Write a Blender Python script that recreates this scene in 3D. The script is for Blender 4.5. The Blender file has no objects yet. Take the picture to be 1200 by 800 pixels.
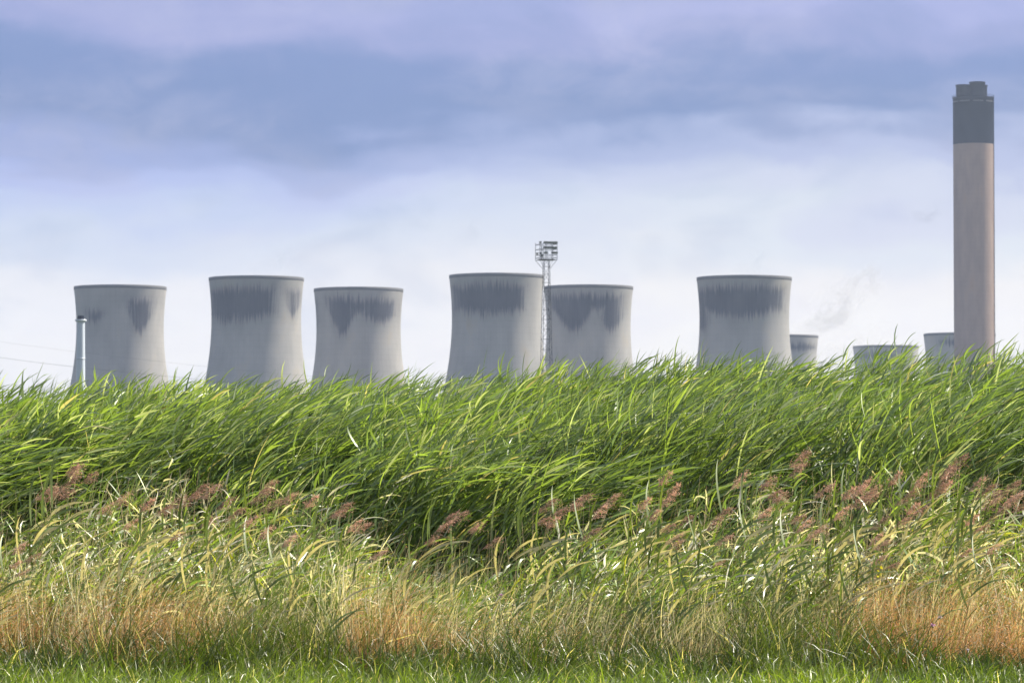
import bpy, bmesh, math, random
import numpy as np
from math import radians as R, pi, sin, cos, tan, atan2, sqrt

random.seed(7)
rng = np.random.default_rng(11)
sc = bpy.context.scene
col = sc.collection

# ------------------------------------------------------------------ camera
CH = 1.15
F = 4500.0                      # focal length in pixels of a 1200 px wide picture
HY = 584.0                      # row of the true horizon in that picture
cam_d = bpy.data.cameras.new('camera')
cam = bpy.data.objects.new('camera', cam_d)
col.objects.link(cam)
cam.location = (0, 0, CH)
cam.rotation_euler = (R(90) + math.atan(184 / F), 0, 0)
cam_d.sensor_width = 36
cam_d.lens = 135
cam_d.clip_start = 0.5
cam_d.clip_end = 20000
cam_d.dof.use_dof = True
cam_d.dof.focus_distance = 27.5
cam_d.dof.aperture_fstop = 14
sc.camera = cam

# ------------------------------------------------------------------ light, sky, exposure
SUN_AZ = R(69)                  # from +Y towards +X
SUN_EL = R(42)
sun_d = bpy.data.lights.new('sun', 'SUN')
sun = bpy.data.objects.new('sun', sun_d)
col.objects.link(sun)
sun_d.energy = 5.0
sun_d.angle = R(0.8)
sun_d.color = (1.0, 0.93, 0.80)
sdir = (sin(SUN_AZ) * cos(SUN_EL), cos(SUN_AZ) * cos(SUN_EL), sin(SUN_EL))
from mathutils import Vector, Matrix, Euler
sun.rotation_euler = Vector(sdir).to_track_quat('Z', 'Y').to_euler()
sun.location = (40, 20, 60)

vs = sc.view_settings
vs.view_transform = 'Standard'
vs.look = 'None'
EXPO = 1.3
vs.exposure = EXPO
vs.gamma = 1.0
vs.use_curve_mapping = False
cy = sc.cycles
cy.max_bounces = 7
cy.diffuse_bounces = 3
cy.glossy_bounces = 2
cy.transmission_bounces = 4
cy.transparent_max_bounces = 8
cy.volume_bounces = 0
cy.caustics_reflective = False
cy.caustics_refractive = False
cy.use_denoising = True
cy.denoising_input_passes = 'RGB_ALBEDO_NORMAL'
cy.denoising_prefilter = 'ACCURATE'
cy.sample_clamp_indirect = 6


def s2l(c):
    return tuple(((v / 255) / 12.92 if v / 255 <= .04045 else ((v / 255 + .055) / 1.055) ** 2.4) for v in c)


class NT:
    """small helper for node trees"""
    def __init__(s, tree):
        s.t = tree
    def n(s, kind, **kw):
        nd = s.t.nodes.new(kind)
        for k, v in kw.items():
            if k.startswith('i_'):
                nd.inputs[k[2:].replace('_', ' ')].default_value = v
            else:
                setattr(nd, k, v)
        return nd
    def l(s, a, b):
        s.t.links.new(a, b)
    def m(s, op, a, b=None, c=None, clamp=False):
        nd = s.t.nodes.new('ShaderNodeMath')
        nd.operation = op
        nd.use_clamp = clamp
        for i, v in enumerate((a, b, c)):
            if v is None:
                continue
            if isinstance(v, (int, float)):
                nd.inputs[i].default_value = v
            else:
                s.l(v, nd.inputs[i])
        return nd.outputs[0]
    def mix(s, f, a, b, blend='MIX'):
        nd = s.t.nodes.new('ShaderNodeMix')
        nd.data_type = 'RGBA'
        nd.blend_type = blend
        for i, v in ((0, f), (6, a), (7, b)):
            if isinstance(v, (int, float)):
                nd.inputs[i].default_value = v
            elif isinstance(v, tuple):
                nd.inputs[i].default_value = (*v[:3], 1)
            else:
                s.l(v, nd.inputs[i])
        return nd.outputs[2]
    def ramp(s, f, stops, interp='LINEAR'):
        nd = s.t.nodes.new('ShaderNodeValToRGB')
        cr = nd.color_ramp
        cr.interpolation = interp
        while len(cr.elements) < len(stops):
            cr.elements.new(0.5)
        for e, (p, c) in zip(cr.elements, stops):
            e.position = p
            e.color = (*c[:3], 1) if isinstance(c, tuple) else (c, c, c, 1)
        s.l(f, nd.inputs[0])
        return nd.outputs[0]
    def smooth(s, f, a, b):
        nd = s.t.nodes.new('ShaderNodeMapRange')
        nd.interpolation_type = 'SMOOTHSTEP'
        nd.inputs[1].default_value = a
        nd.inputs[2].default_value = b
        s.l(f, nd.inputs[0])
        return nd.outputs[0]
    def xyz(s, x, y, z):
        nd = s.t.nodes.new('ShaderNodeCombineXYZ')
        for i, v in enumerate((x, y, z)):
            if isinstance(v, (int, float)):
                nd.inputs[i].default_value = v
            else:
                s.l(v, nd.inputs[i])
        return nd.outputs[0]
    def noise(s, vec, scale=1.0, detail=4.0, rough=0.5, dist=0.0):
        nd = s.t.nodes.new('ShaderNodeTexNoise')
        nd.inputs['Scale'].default_value = scale
        nd.inputs['Detail'].default_value = detail
        nd.inputs['Roughness'].default_value = rough
        nd.inputs['Distortion'].default_value = dist
        if vec is not None:
            s.l(vec, nd.inputs['Vector'])
        return nd.outputs[0]


# ---- world: Nishita sky under a deck of soft stratocumulus
world = bpy.data.worlds.new('World')
sc.world = world
world.use_nodes = True
wt = world.node_tree
wt.nodes.clear()
W = NT(wt)
out = W.n('ShaderNodeOutputWorld')
bg = W.n('ShaderNodeBackground')
SKYS = 0.10
bg.inputs['Strength'].default_value = SKYS
W.l(bg.outputs[0], out.inputs[0])
sky = W.n('ShaderNodeTexSky')
sky.sky_type = 'NISHITA'
sky.sun_disc = False
sky.sun_elevation = SUN_EL
sky.sun_rotation = SUN_AZ
sky.air_density = 1.2
sky.dust_density = 2.0
sky.ozone_density = 1.5
tc = W.n('ShaderNodeTexCoord')
sep = W.n('ShaderNodeSeparateXYZ')
W.l(tc.outputs['Generated'], sep.inputs[0])
az = W.m('MULTIPLY', W.m('ARCTAN2', sep.outputs[0], sep.outputs[1]), 180 / pi)     # degrees, 0 = +Y
el = W.m('MULTIPLY', W.m('ARCSINE', sep.outputs[2]), 180 / pi)
# noise fields in degrees, stretched along the horizon
v1 = W.xyz(W.m('MULTIPLY', az, 0.16), W.m('MULTIPLY', el, 0.62), 3.1)
n1 = W.noise(v1, 1.0, 3.0, 0.5, 0.3)
v2 = W.xyz(W.m('MULTIPLY', az, 0.42), W.m('MULTIPLY', el, 0.85), 9.4)
n2 = W.noise(v2, 1.0, 4.0, 0.52, 0.4)
v3 = W.xyz(W.m('MULTIPLY', az, 0.07), W.m('MULTIPLY', el, 0.22), 5.7)
n3 = W.noise(v3, 1.0, 3.0, 0.5, 0.2)
eld = W.m('ADD', el, W.m('MULTIPLY', W.m('SUBTRACT', n1, 0.5), 2.6))
eld = W.m('ADD', eld, W.m('MULTIPLY', W.m('SUBTRACT', n2, 0.5), 1.3))
v4 = W.xyz(W.m('MULTIPLY', az, 1.1), W.m('MULTIPLY', el, 1.6), 2.2)
n4 = W.noise(v4, 1.0, 6.0, 0.62, 0.6)
eld = W.m('ADD', eld, W.m('MULTIPLY', W.m('SUBTRACT', n4, 0.5), 0.4))
def E(y):
    return (HY - y) / F * 180 / pi
def stops(lst):
    return [(max(0.0, E(y)) / 10.0, s2l(c)) for y, c in sorted(lst, key=lambda t: -t[0])]
e10 = W.m('DIVIDE', eld, 10.0, clamp=True)
left = W.ramp(e10, stops([(584, (246, 244, 246)), (430, (245, 243, 246)), (360, (240, 239, 245)), (300, (210, 219, 240)),
                          (255, (190, 203, 241)), (220, (172, 186, 238)), (182, (142, 159, 213)), (142, (112, 136, 189)), (82, (116, 139, 193)),
                          (25, (160, 166, 215)), (-60, (160, 168, 214)), (-200, (140, 155, 205))]), 'EASE')
right = W.ramp(e10, stops([(584, (250, 246, 243)), (430, (250, 246, 244)), (340, (247, 243, 242)), (270, (226, 231, 240)),
                           (228, (216, 220, 238)), (190, (182, 191, 226)), (145, (116, 139, 190)), (84, (120, 141, 194)),
                           (32, (154, 162, 211)), (0, (166, 172, 222)), (-60, (150, 160, 208)), (-200, (140, 155, 205))]), 'EASE')
lr = W.smooth(az, -8.0, 5.0)
cl = W.mix(lr, left, right)
# brighter and darker billows inside the deck
bil = W.m('MULTIPLY', W.smooth(n2, 0.38, 0.72), W.smooth(n4, 0.15, 0.70))
cl = W.mix(W.m('MULTIPLY', bil, 0.32), cl, s2l((214, 211, 234)))
drk = W.smooth(n2, 0.50, 0.26)
cl = W.mix(W.m('MULTIPLY', drk, 0.30), cl, s2l((128, 150, 200)))
# overhead: broken cloud with blue between, out of the picture
vz = W.m('MAXIMUM', sep.outputs[2], 0.06)
vp = W.xyz(W.m('DIVIDE', sep.outputs[0], vz), W.m('DIVIDE', sep.outputs[1], vz), 1.3)
nh = W.noise(vp, 0.55, 5.0, 0.55, 0.3)
hi_c = W.ramp(nh, [(0.25, s2l((120, 138, 180))), (0.5, s2l((190, 198, 220))), (0.7, s2l((240, 240, 242)))])
hi_f = W.smooth(el, 8.5, 20.0)
cl = W.mix(hi_f, cl, hi_c)
kk = 2 ** -EXPO / SKYS
low = W.smooth(el, 5.2, 2.0)
cl = W.mix(low, cl, W.mix(1.0, cl, (1.17, 1.13, 1.03), 'MULTIPLY'))
cl10 = W.mix(1.0, cl, (kk * .97, kk * .98, kk), 'MULTIPLY')
gap = W.m('MULTIPLY', W.smooth(nh, 0.46, 0.36), hi_f)
fac = W.m('SUBTRACT', 0.96, W.m('MULTIPLY', gap, 0.85))
fin = W.mix(fac, sky.outputs[0], cl10)
W.l(fin, bg.inputs['Color'])

# ------------------------------------------------------------------ helpers
def P(px, py, Z):
    """point at distance Z seen at pixel px, py of the 1200 x 800 photograph"""
    return ((px - 600) * Z / F, Z, CH + (HY - py) * Z / F)

def link(name, me, mat=None, parent=None, smooth=False):
    o = bpy.data.objects.new(name, me)
    col.objects.link(o)
    if mat:
        me.materials.append(mat)
    if smooth:
        me.polygons.foreach_set('use_smooth', [True] * len(me.polygons))
    if parent:
        o.parent = parent
    return o

def tag(o, label=None, cat=None, group=None, kind=None):
    if label: o['label'] = label
    if cat: o['category'] = cat
    if group: o['group'] = group
    if kind: o['kind'] = kind
    return o

def empty(name, loc, rz=0):
    o = bpy.data.objects.new(name, None)
    col.objects.link(o)
    o.location = loc
    o.rotation_euler = (0, 0, rz)
    o.empty_display_size = 0.2
    return o

def np_mesh(name, V, Q, colr=None, smooth=True, extra=None):
    """mesh from numpy verts, quad (or tri) index array, per-vertex colours"""
    me = bpy.data.meshes.new(name)
    k = Q.shape[1]
    me.vertices.add(len(V))
    me.vertices.foreach_set('co', V.astype(np.float32).ravel())
    me.loops.add(Q.size)
    me.loops.foreach_set('vertex_index', Q.astype(np.int32).ravel())
    me.polygons.add(len(Q))
    me.polygons.foreach_set('loop_start', np.arange(0, Q.size, k, dtype=np.int32))
    me.polygons.foreach_set('loop_total', np.full(len(Q), k, dtype=np.int32))
    if smooth:
        me.polygons.foreach_set('use_smooth', np.ones(len(Q), dtype=bool))
    if colr is not None:
        a = me.attributes.new('tint', 'FLOAT_COLOR', 'POINT')
        c4 = np.ones((len(V), 4), dtype=np.float32)
        c4[:, :3] = colr
        a.data.foreach_set('color', c4.ravel())
    if extra is not None:
        a = me.attributes.new(extra[0], 'FLOAT', 'POINT')
        a.data.foreach_set('value', extra[1].astype(np.float32))
    me.update(calc_edges=True)
    return me

def nrm(a):
    return a / np.maximum(np.linalg.norm(a, axis=-1, keepdims=True), 1e-9)

class Soup:
    def __init__(s):
        s.V, s.Q, s.C, s.n = [], [], [], 0
    def add(s, V, Q, C):
        s.V.append(V); s.Q.append(Q + s.n); s.C.append(C); s.n += len(V)
    def ribbons(s, P0, D0, B, L, Wd, C, segs=5, pw=1.3, face=None, taper=0.75, root=0.35, C2=None):
        """N blades: root points, start directions, bend vectors, lengths, widths, colours"""
        N = len(P0)
        if N == 0: return
        t = np.linspace(0, 1, segs + 1)
        tm = (t[:-1] + t[1:]) / 2
        d = nrm(D0[:, None, :] + (tm[None, :, None] ** pw) * B[:, None, :])
        pos = np.concatenate([np.zeros((N, 1, 3)), np.cumsum(d * (L[:, None, None] / segs), axis=1)], axis=1) + P0[:, None, :]
        dv = np.concatenate([d[:, :1], (d[:, 1:] + d[:, :-1]) / 2, d[:, -1:]], axis=1)
        if face is None:
            face = nrm(rng.normal(size=(N, 3)) * 0.55 + np.array([0, -0.25, 0.8]))
        w = nrm(np.cross(dv, face[:, None, :]))
        prof = np.minimum(1.0, root + (1 - root) * (t / 0.22)) * np.maximum(0.02, 1 - t ** 2.2) ** taper
        prof[-1] = 0.03
        hw = Wd[:, None] * prof[None, :] / 2
        A = pos - w * hw[..., None]
        Bv = pos + w * hw[..., None]
        V = np.stack([A, Bv], axis=2).reshape(-1, 3)
        base = (np.arange(N) * (segs + 1) * 2)[:, None] + (np.arange(segs) * 2)[None, :]
        Q = np.stack([base, base + 1, base + 3, base + 2], axis=-1).reshape(-1, 4)
        if C2 is None:
            CC = np.repeat(C, (segs + 1) * 2, axis=0)
        else:
            tt = np.repeat(t, 2)[None, :, None]
            CC = (C[:, None, :] * (1 - tt) + C2[:, None, :] * tt).reshape(-1, 3)
        s.add(V, Q, CC)
    def tubes(s, pos, rad, C):
        """pos N,S,3 centre lines; three-sided stems"""
        N, S, _ = pos.shape
        d = np.gradient(pos, axis=1)
        d = nrm(d)
        ref = nrm(rng.normal(size=(N, 1, 3)) * [1, 1, 0.05] + [0, 0.01, 0])
        a = nrm(np.cross(d, ref)); b = np.cross(d, a)
        ang = np.array([0, 2 * pi / 3, 4 * pi / 3])
        rings = pos[:, :, None, :] + rad[:, :, None, None] * (a[:, :, None, :] * np.cos(ang)[None, None, :, None] + b[:, :, None, :] * np.sin(ang)[None, None, :, None])
        V = rings.reshape(-1, 3)
        b0 = (np.arange(N) * S * 3)[:, None, None] + (np.arange(S - 1) * 3)[None, :, None]
        i = np.arange(3)[None, None, :]; j = (np.arange(3) + 1) % 3
        j = j[None, None, :]
        Q = np.stack([b0 + i, b0 + j, b0 + j + 3, b0 + i + 3], axis=-1).reshape(-1, 4)
        s.add(V, Q, np.repeat(C, S * 3, axis=0))
    def build(s, name, mat, parent=None):
        me = np_mesh(name, np.concatenate(s.V), np.concatenate(s.Q), np.concatenate(s.C))
        return link(name, me, mat, parent)

# smooth value noise for layout
_tab = rng.random((64, 64))
def vnoise(x, y, seed=0):
    x = np.asarray(x, float) + seed * 7.31 + 100; y = np.asarray(y, float) + seed * 3.77 + 100
    xi = np.floor(x).astype(int); yi = np.floor(y).astype(int)
    fx = x - xi; fy = y - yi
    fx = fx * fx * (3 - 2 * fx); fy = fy * fy * (3 - 2 * fy)
    g = lambda a, b: _tab[a % 64, b % 64]
    return (g(xi, yi) * (1 - fx) + g(xi + 1, yi) * fx) * (1 - fy) + (g(xi, yi + 1) * (1 - fx) + g(xi + 1, yi + 1) * fx) * fy

# ------------------------------------------------------------------ materials
def new_mat(name):
    m = bpy.data.materials.new(name)
    m.use_nodes = True
    m.node_tree.nodes.clear()
    T = NT(m.node_tree)
    o = T.n('ShaderNodeOutputMaterial')
    return m, T, o

def leaf_mat(name, trans=0.45, rough=0.38, spec=0.5, tcol=(1.7, 1.65, 0.55)):
    m, T, o = new_mat(name)
    at = T.n('ShaderNodeAttribute', attribute_name='tint')
    geo = T.n('ShaderNodeNewGeometry')
    ns = T.noise(geo.outputs['Position'], 9.0, 3.0)
    v = T.m('ADD', T.m('MULTIPLY', ns, 0.7), 0.65)
    c = T.mix(1.0, at.outputs['Color'], T.xyz(v, v, v), 'MULTIPLY')
    p = T.n('ShaderNodeBsdfPrincipled')
    p.inputs['Roughness'].default_value = rough
    p.inputs['Specular IOR Level'].default_value = spec
    T.l(c, p.inputs['Base Color'])
    tr = T.n('ShaderNodeBsdfTranslucent')
    T.l(T.mix(1.0, c, tcol, 'MULTIPLY'), tr.inputs[0])
    mx = T.n('ShaderNodeMixShader')
    mx.inputs[0].default_value = trans
    T.l(p.outputs[0], mx.inputs[1]); T.l(tr.outputs[0], mx.inputs[2])
    T.l(mx.outputs[0], o.inputs[0])
    return m

M_REED = leaf_mat('reed_leaf', 0.42, 0.45, 1.0, (1.55, 1.5, .65))
M_MIX = leaf_mat('mixed_leaf', 0.34, 0.42, 0.8, (1.4, 1.35, 0.7))
M_DRY = leaf_mat('dry_leaf', 0.35, 0.5, 0.45, (1.15, 1.0, 0.8))
M_GRASS = leaf_mat('grass_leaf', 0.42, 0.4, 0.5)
M_PLUME = leaf_mat('plume', 0.35, 0.7, 0.25, (1.2, 1.0, 0.9))

def plain_mat(name, c, rough=0.7, spec=0.4, metal=0.0, var=0.15, scale=1.0):
    m, T, o = new_mat(name)
    tcn = T.n('ShaderNodeTexCoord')
    ns = T.noise(tcn.outputs['Object'], scale, 4.0, 0.6)
    v = T.m('ADD', T.m('MULTIPLY', ns, 2 * var), 1 - var)
    cc = T.mix(1.0, c, T.xyz(v, v, v), 'MULTIPLY')
    p = T.n('ShaderNodeBsdfPrincipled')
    p.inputs['Roughness'].default_value = rough
    p.inputs['Specular IOR Level'].default_value = spec
    p.inputs['Metallic'].default_value = metal
    T.l(cc, p.inputs['Base Color'])
    T.l(p.outputs[0], o.inputs[0])
    return m

def concrete_mat(name, base, stain, seed=0.0, with_stain=True):
    """weathered concrete; 'stain' attribute is a signed distance in metres, ragged by streaks"""
    m, T, o = new_mat(name)
    tcn = T.n('ShaderNodeTexCoord')
    sp = T.n('ShaderNodeSeparateXYZ')
    T.l(tcn.outputs['Object'], sp.inputs[0])
    th = T.m('ARCTAN2', sp.outputs[1], sp.outputs[0])
    z = sp.outputs[2]
    # fine vertical streaks
    st = T.noise(T.xyz(T.m('MULTIPLY', th, 22.0), T.m('MULTIPLY', z, 0.045), seed), 1.0, 3.0, 0.6)
    st2 = T.noise(T.xyz(T.m('MULTIPLY', th, 60.0), T.m('MULTIPLY', z, 0.03), seed + 4), 1.0, 1.0, 0.5)
    big = T.noise(T.xyz(T.m('MULTIPLY', th, 2.5), T.m('MULTIPLY', z, 0.05), seed + 8), 1.0, 4.0, 0.55)
    lift = T.m('ABSOLUTE', T.m('SINE', T.m('MULTIPLY', z, pi / 3.0)))
    liftd = T.smooth(lift, 0.22, 0.0)
    rib = T.m('ABSOLUTE', T.m('SINE', T.m('MULTIPLY', th, 48.0)))
    ribd = T.smooth(rib, 0.25, 0.0)
    v = T.m('ADD', 0.60, T.m('MULTIPLY', big, 0.60))
    v = T.m('ADD', v, T.m('MULTIPLY', st, 0.22))
    v = T.m('SUBTRACT', v, T.m('MULTIPLY', liftd, 0.08))
    v = T.m('SUBTRACT', v, T.m('MULTIPLY', ribd, 0.09))
    c = T.mix(1.0, base, T.xyz(v, v, v), 'MULTIPLY')
    c = T.mix(T.smooth(big, 0.55, 0.8), c, tuple(x * y for x, y in zip(base, (1.08, 1.0, 0.86))))
    if with_stain:
        at = T.n('ShaderNodeAttribute', attribute_name='stain')
        sd = at.outputs['Fac']
        rag = T.m('ADD', T.m('MULTIPLY', T.m('SUBTRACT', st, 0.5), 11.0), T.m('MULTIPLY', T.m('SUBTRACT', st2, 0.5), 9.0))
        f = T.smooth(T.m('ADD', T.m('MULTIPLY', sd, 1.0), rag), -2.0, 4.5)
        f2 = T.m('MULTIPLY', T.smooth(sd, -9.0, 5.0), T.m('MULTIPLY', st, 0.6))
        f = T.m('MAXIMUM', T.m('MULTIPLY', f, T.m('ADD', 0.46, T.m('ADD', T.m('MULTIPLY', st2, 0.45), T.m('MULTIPLY', big, 0.5)))), f2, clamp=True)
        c = T.mix(f, c, stain)
    p = T.n('ShaderNodeBsdfPrincipled')
    p.inputs['Roughness'].default_value = 0.9
    p.inputs['Specular IOR Level'].default_value = 0.2
    T.l(c, p.inputs['Base Color'])
    T.l(p.outputs[0], o.inputs[0])
    return m

# ------------------------------------------------------------------ ground
mg, T, o = new_mat('ground_soil')
tcn = T.n('ShaderNodeTexCoord')
n = T.noise(tcn.outputs['Object'], 2.2, 6.0, 0.6)
n_b = T.noise(tcn.outputs['Object'], 0.02, 5.0, 0.6)
c = T.ramp(n, [(0.3, (0.020, 0.022, 0.010)), (0.55, (0.045, 0.055, 0.018)), (0.75, (0.075, 0.065, 0.035))])
c = T.mix(T.smooth(n_b, 0.45, 0.6), c, (0.06, 0.085, 0.025))
p = T.n('ShaderNodeBsdfPrincipled'); p.inputs['Roughness'].default_value = 0.95
T.l(c, p.inputs['Base Color'])
bp = T.n('ShaderNodeBump'); bp.inputs['Strength'].default_value = 0.5; bp.inputs['Distance'].default_value = 0.05
T.l(n, bp.inputs['Height']); T.l(bp.outputs[0], p.inputs['Normal'])
T.l(p.outputs[0], o.inputs[0])
xs = np.concatenate([[-4000, -1500, -500, -120, -40], np.linspace(-16, 16, 65), [40, 120, 500, 1500, 4000]])
ys = np.concatenate([[-600, -100, -20, 0, 10], np.linspace(16, 40, 61), [60, 150, 500, 1500, 3000, 5500]])
gx, gy = np.meshgrid(xs, ys, indexing='ij')
near = (np.abs(gx) < 20) & (gy > 12) & (gy < 45)
gz = np.where(near, (vnoise(gx * 1.3, gy * 1.3, 1) - 0.5) * 0.06, 0)
nx, ny = gx.shape
idx = np.arange(nx * ny).reshape(nx, ny)
Q = np.stack([idx[:-1, :-1], idx[1:, :-1], idx[1:, 1:], idx[:-1, 1:]], -1).reshape(-1, 4)
g = link('ground', np_mesh('ground', np.stack([gx, gy, gz], -1).reshape(-1, 3), Q), mg)
tag(g, 'dark soil and rough turf under the reeds running to the power station', 'ground', kind='structure')

# ------------------------------------------------------------------ haze
haze_me = bpy.data.meshes.new('haze')
bm = bmesh.new()
bmesh.ops.create_cube(bm, size=1)
for v in bm.verts:
    v.co = (v.co.x * 8400, v.co.y * 6500 + 2450, (v.co.z + .5) * 275 - 1.2)
bm.to_mesh(haze_me); bm.free()
hm, T, o = new_mat('haze_air')
pv = T.n('ShaderNodeVolumePrincipled')
pv.inputs['Color'].default_value = (0.62, 0.75, 1.0, 1)
pv.inputs['Density'].default_value = 0.000078
pv.inputs['Anisotropy'].default_value = 0.2
T.l(pv.outputs[0], o.inputs['Volume'])
hz = link('haze', haze_me, hm)
tag(hz, 'thin pale summer haze lying between the reeds and the power station', 'haze', kind='stuff')

# ------------------------------------------------------------------ unseen flat cloudbank, added to shade the power station from the sun
bm = bmesh.new()
bmesh.ops.create_icosphere(bm, subdivisions=4, radius=1)
me = bpy.data.meshes.new('shade_cloud'); bm.to_mesh(me); bm.free()
me.transform(Matrix.Diagonal((1700, 1250, 130, 1)))
cmat, T, o = new_mat('shade_cloud_vapour')
pv = T.n('ShaderNodeVolumePrincipled')
pv.inputs['Color'].default_value = (0.95, 0.96, 1, 1)
pv.inputs['Density'].default_value = 0.0016
T.l(pv.outputs[0], o.inputs['Volume'])
shade_cloud = link('shade_cloud', me, cmat)
shade_cloud.location = (1150, 2560, 980)
tag(shade_cloud, 'unseen flat cloudbank added overhead to shade the power station', 'shade_cloud', kind='stuff')

# ------------------------------------------------------------------ cooling towers
def tower(name, cx, ytop, wtop, stains, label, seed, haze_tone=1.0, H=114.0, detail=True):
    """cx, ytop, wtop in photo pixels; stains = (u0, u1, vtop, vbot, wedge)"""
    Z = (H - CH) * F / (HY - ytop)
    rt = wtop * Z / F / 2
    rth = rt / 1.066
    x0 = (cx - 600) * Z / F
    root = empty(name, (x0, Z, 0))
    NT_, NZ = 288, 96
    zz = np.linspace(0.0, H - 1.6, NZ)
    zt, cc = 92.0, 57.0
    rr = rth * np.sqrt(1 + ((zz - zt) / np.where(zz > zt, 59.0, cc)) ** 2)
    th = np.arange(NT_) * 2 * pi / NT_
    RR, TT = np.meshgrid(rr, th, indexing='ij'); ZZ = np.meshgrid(zz, th, indexing='ij')[0]
    V = np.stack([RR * np.cos(TT), RR * np.sin(TT), ZZ], -1)
    # stain signed distance, metres, on the side that faces the reeds
    u = np.cos(TT); front = np.sin(TT) < 0.15
    v = (H - ZZ) * F / Z                  # pixels below the top
    mpp = Z / F
    sd = np.full(u.shape, -30.0)
    for (u0, u1, va, vb, wd) in stains:
        uc = (u0 + u1) / 2; hu = (u1 - u0) / 2
        q = np.clip(np.abs(u - uc) / hu, 0, 1.3)
        bot = va + (vb - va) * (1 - wd * q ** 1.5)
        top = va + 3.0 * q ** 3
        R_px = wtop / 2
        # rounded box distance
        du = np.minimum(u - u0, u1 - u) * R_px
        dist = np.minimum(np.minimum(du, v - top), bot - v) * mpp
        sd = np.maximum(sd, dist)
    sd = np.where(front, sd, -30.0)
    n0 = NZ * NT_
    idx = np.arange(n0).reshape(NZ, NT_)
    nxt = np.roll(idx, -1, axis=1)
    Q = np.stack([idx[:-1], nxt[:-1], nxt[1:], idx[1:]], -1).reshape(-1, 4)
    # inner skin
    Vi = V.copy()
    k = (RR - 0.45) / RR
    Vi[..., 0] *= k; Vi[..., 1] *= k
    Qi = Q[:, ::-1] + n0
    b0 = np.stack([idx[0], idx[0] + n0, nxt[0] + n0, nxt[0]], -1)
    VV = np.concatenate([V.reshape(-1, 3), Vi.reshape(-1, 3)])
    me = np_mesh('shell', VV, np.concatenate([Q, Qi, b0]), extra=('stain', np.concatenate([np.clip(sd, -30, 30).ravel(), np.full(n0, -30.0)])))
    base = tuple(x * haze_tone for x in (0.375, 0.362, 0.342))  # distant towers get extra haze painted in as paler concrete
    link('shell', me, concrete_mat('tower_concrete', base, (0.060, 0.066, 0.088), seed), root)
    # thick dark stiffening lip at the rim
    prof = [(0.02, -1.75), (0.10, -1.7), (0.12, -1.0), (0.12, 0.0), (-0.45, 0.0), (-0.5, -1.2), (-0.47, -1.7), (0.02, -1.75)]
    rtop = rr[-1]
    pv_ = np.array([[(rtop + a) * np.cos(th), (rtop + a) * np.sin(th), np.full(NT_, H + b)] for a, b in prof])
    pv_ = np.moveaxis(pv_, 1, 2)
    K = len(prof)
    idx = np.arange(K * NT_).reshape(K, NT_); nxt = np.roll(idx, -1, axis=1)
    Q = np.stack([idx[:-1], nxt[:-1], nxt[1:], idx[1:]], -1).reshape(-1, 4)
    link('rim', np_mesh('rim', pv_.reshape(-1, 3), Q, smooth=False), M_RIM, root)
    tag(root, label, 'cooling tower', 'concrete cooling towers of the power station')
    return root

M_RIM = concrete_mat('rim_concrete', (0.15, 0.15, 0.152), (0.1, 0.1, 0.1), 2.0, False)

tower('cooling_tower', 140.3, 336, 108.8,
      [(0.26, 0.82, 15, 60, 0.7), (-0.72, -0.25, 27, 48, 0.6)],
      'pale cooling tower behind the narrow white chimney, one small dark stain at its right shoulder', 1.0)
tower('cooling_tower', 300, 325.5, 112,
      [(-1.02, 0.50, 11, 56, 0.25), (0.68, 1.0, 14, 50, 0.6), (-1.02, -0.2, 12, 58, 0.3)],
      'tall cooling tower with broad dark stain and separate dark patch by its right edge', 2.0)
tower('cooling_tower', 420, 338.5, 105.4,
      [(-0.70, 0.02, 9, 60, 0.75), (0.10, 0.92, 11, 44, 0.35), (-1.02, -0.92, 14, 46, 0.2), (-0.5, 0.6, 12, 34, 0.2)],
      'cooling tower with two joined stains, the left one hanging down in a long point', 3.0)
tower('cooling_tower', 582, 322.5, 112,
      [(-0.98, 0.66, 10, 52, 0.22)],
      'tall cooling tower just left of the lattice floodlight mast, with one wide oval stain', 4.0)
tower('cooling_tower', 689.8, 335.8, 105.2,
      [(-0.92, 0.18, 8, 58, 0.7), (0.25, 0.78, 9, 58, 0.4), (-0.5, 0.6, 9, 34, 0.2)],
      'cooling tower just right of the floodlight mast with heart-shaped dark stains', 5.0)
tower('cooling_tower', 872.5, 325, 112,
      [(-1.05, 0.84, 10, 53, 0.3), (-1.1, -0.80, 12, 66, 0.2)],
      'cooling tower standing alone between mast and giant chimney, wide dark stain under its rim', 6.0)
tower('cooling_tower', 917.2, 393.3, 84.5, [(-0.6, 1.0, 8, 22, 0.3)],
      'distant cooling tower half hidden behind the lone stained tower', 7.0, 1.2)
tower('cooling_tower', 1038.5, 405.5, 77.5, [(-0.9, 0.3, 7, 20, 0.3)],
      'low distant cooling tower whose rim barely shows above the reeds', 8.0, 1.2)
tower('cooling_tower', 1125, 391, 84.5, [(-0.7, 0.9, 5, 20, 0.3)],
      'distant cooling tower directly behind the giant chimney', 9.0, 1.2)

# ------------------------------------------------------------------ giant chimney
def lathe(prof, n=96, cap=False):
    th = np.arange(n) * 2 * pi / n
    V = np.array([[r * np.cos(th), r * np.sin(th), np.full(n, z)] for r, z in prof])
    V = np.moveaxis(V, 1, 2)
    K = len(prof)
    idx = np.arange(K * n).reshape(K, n); nxt = np.roll(idx, -1, axis=1)
    Q = np.stack([idx[:-1], nxt[:-1], nxt[1:], idx[1:]], -1).reshape(-1, 4)
    return V.reshape(-1, 3), Q

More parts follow.
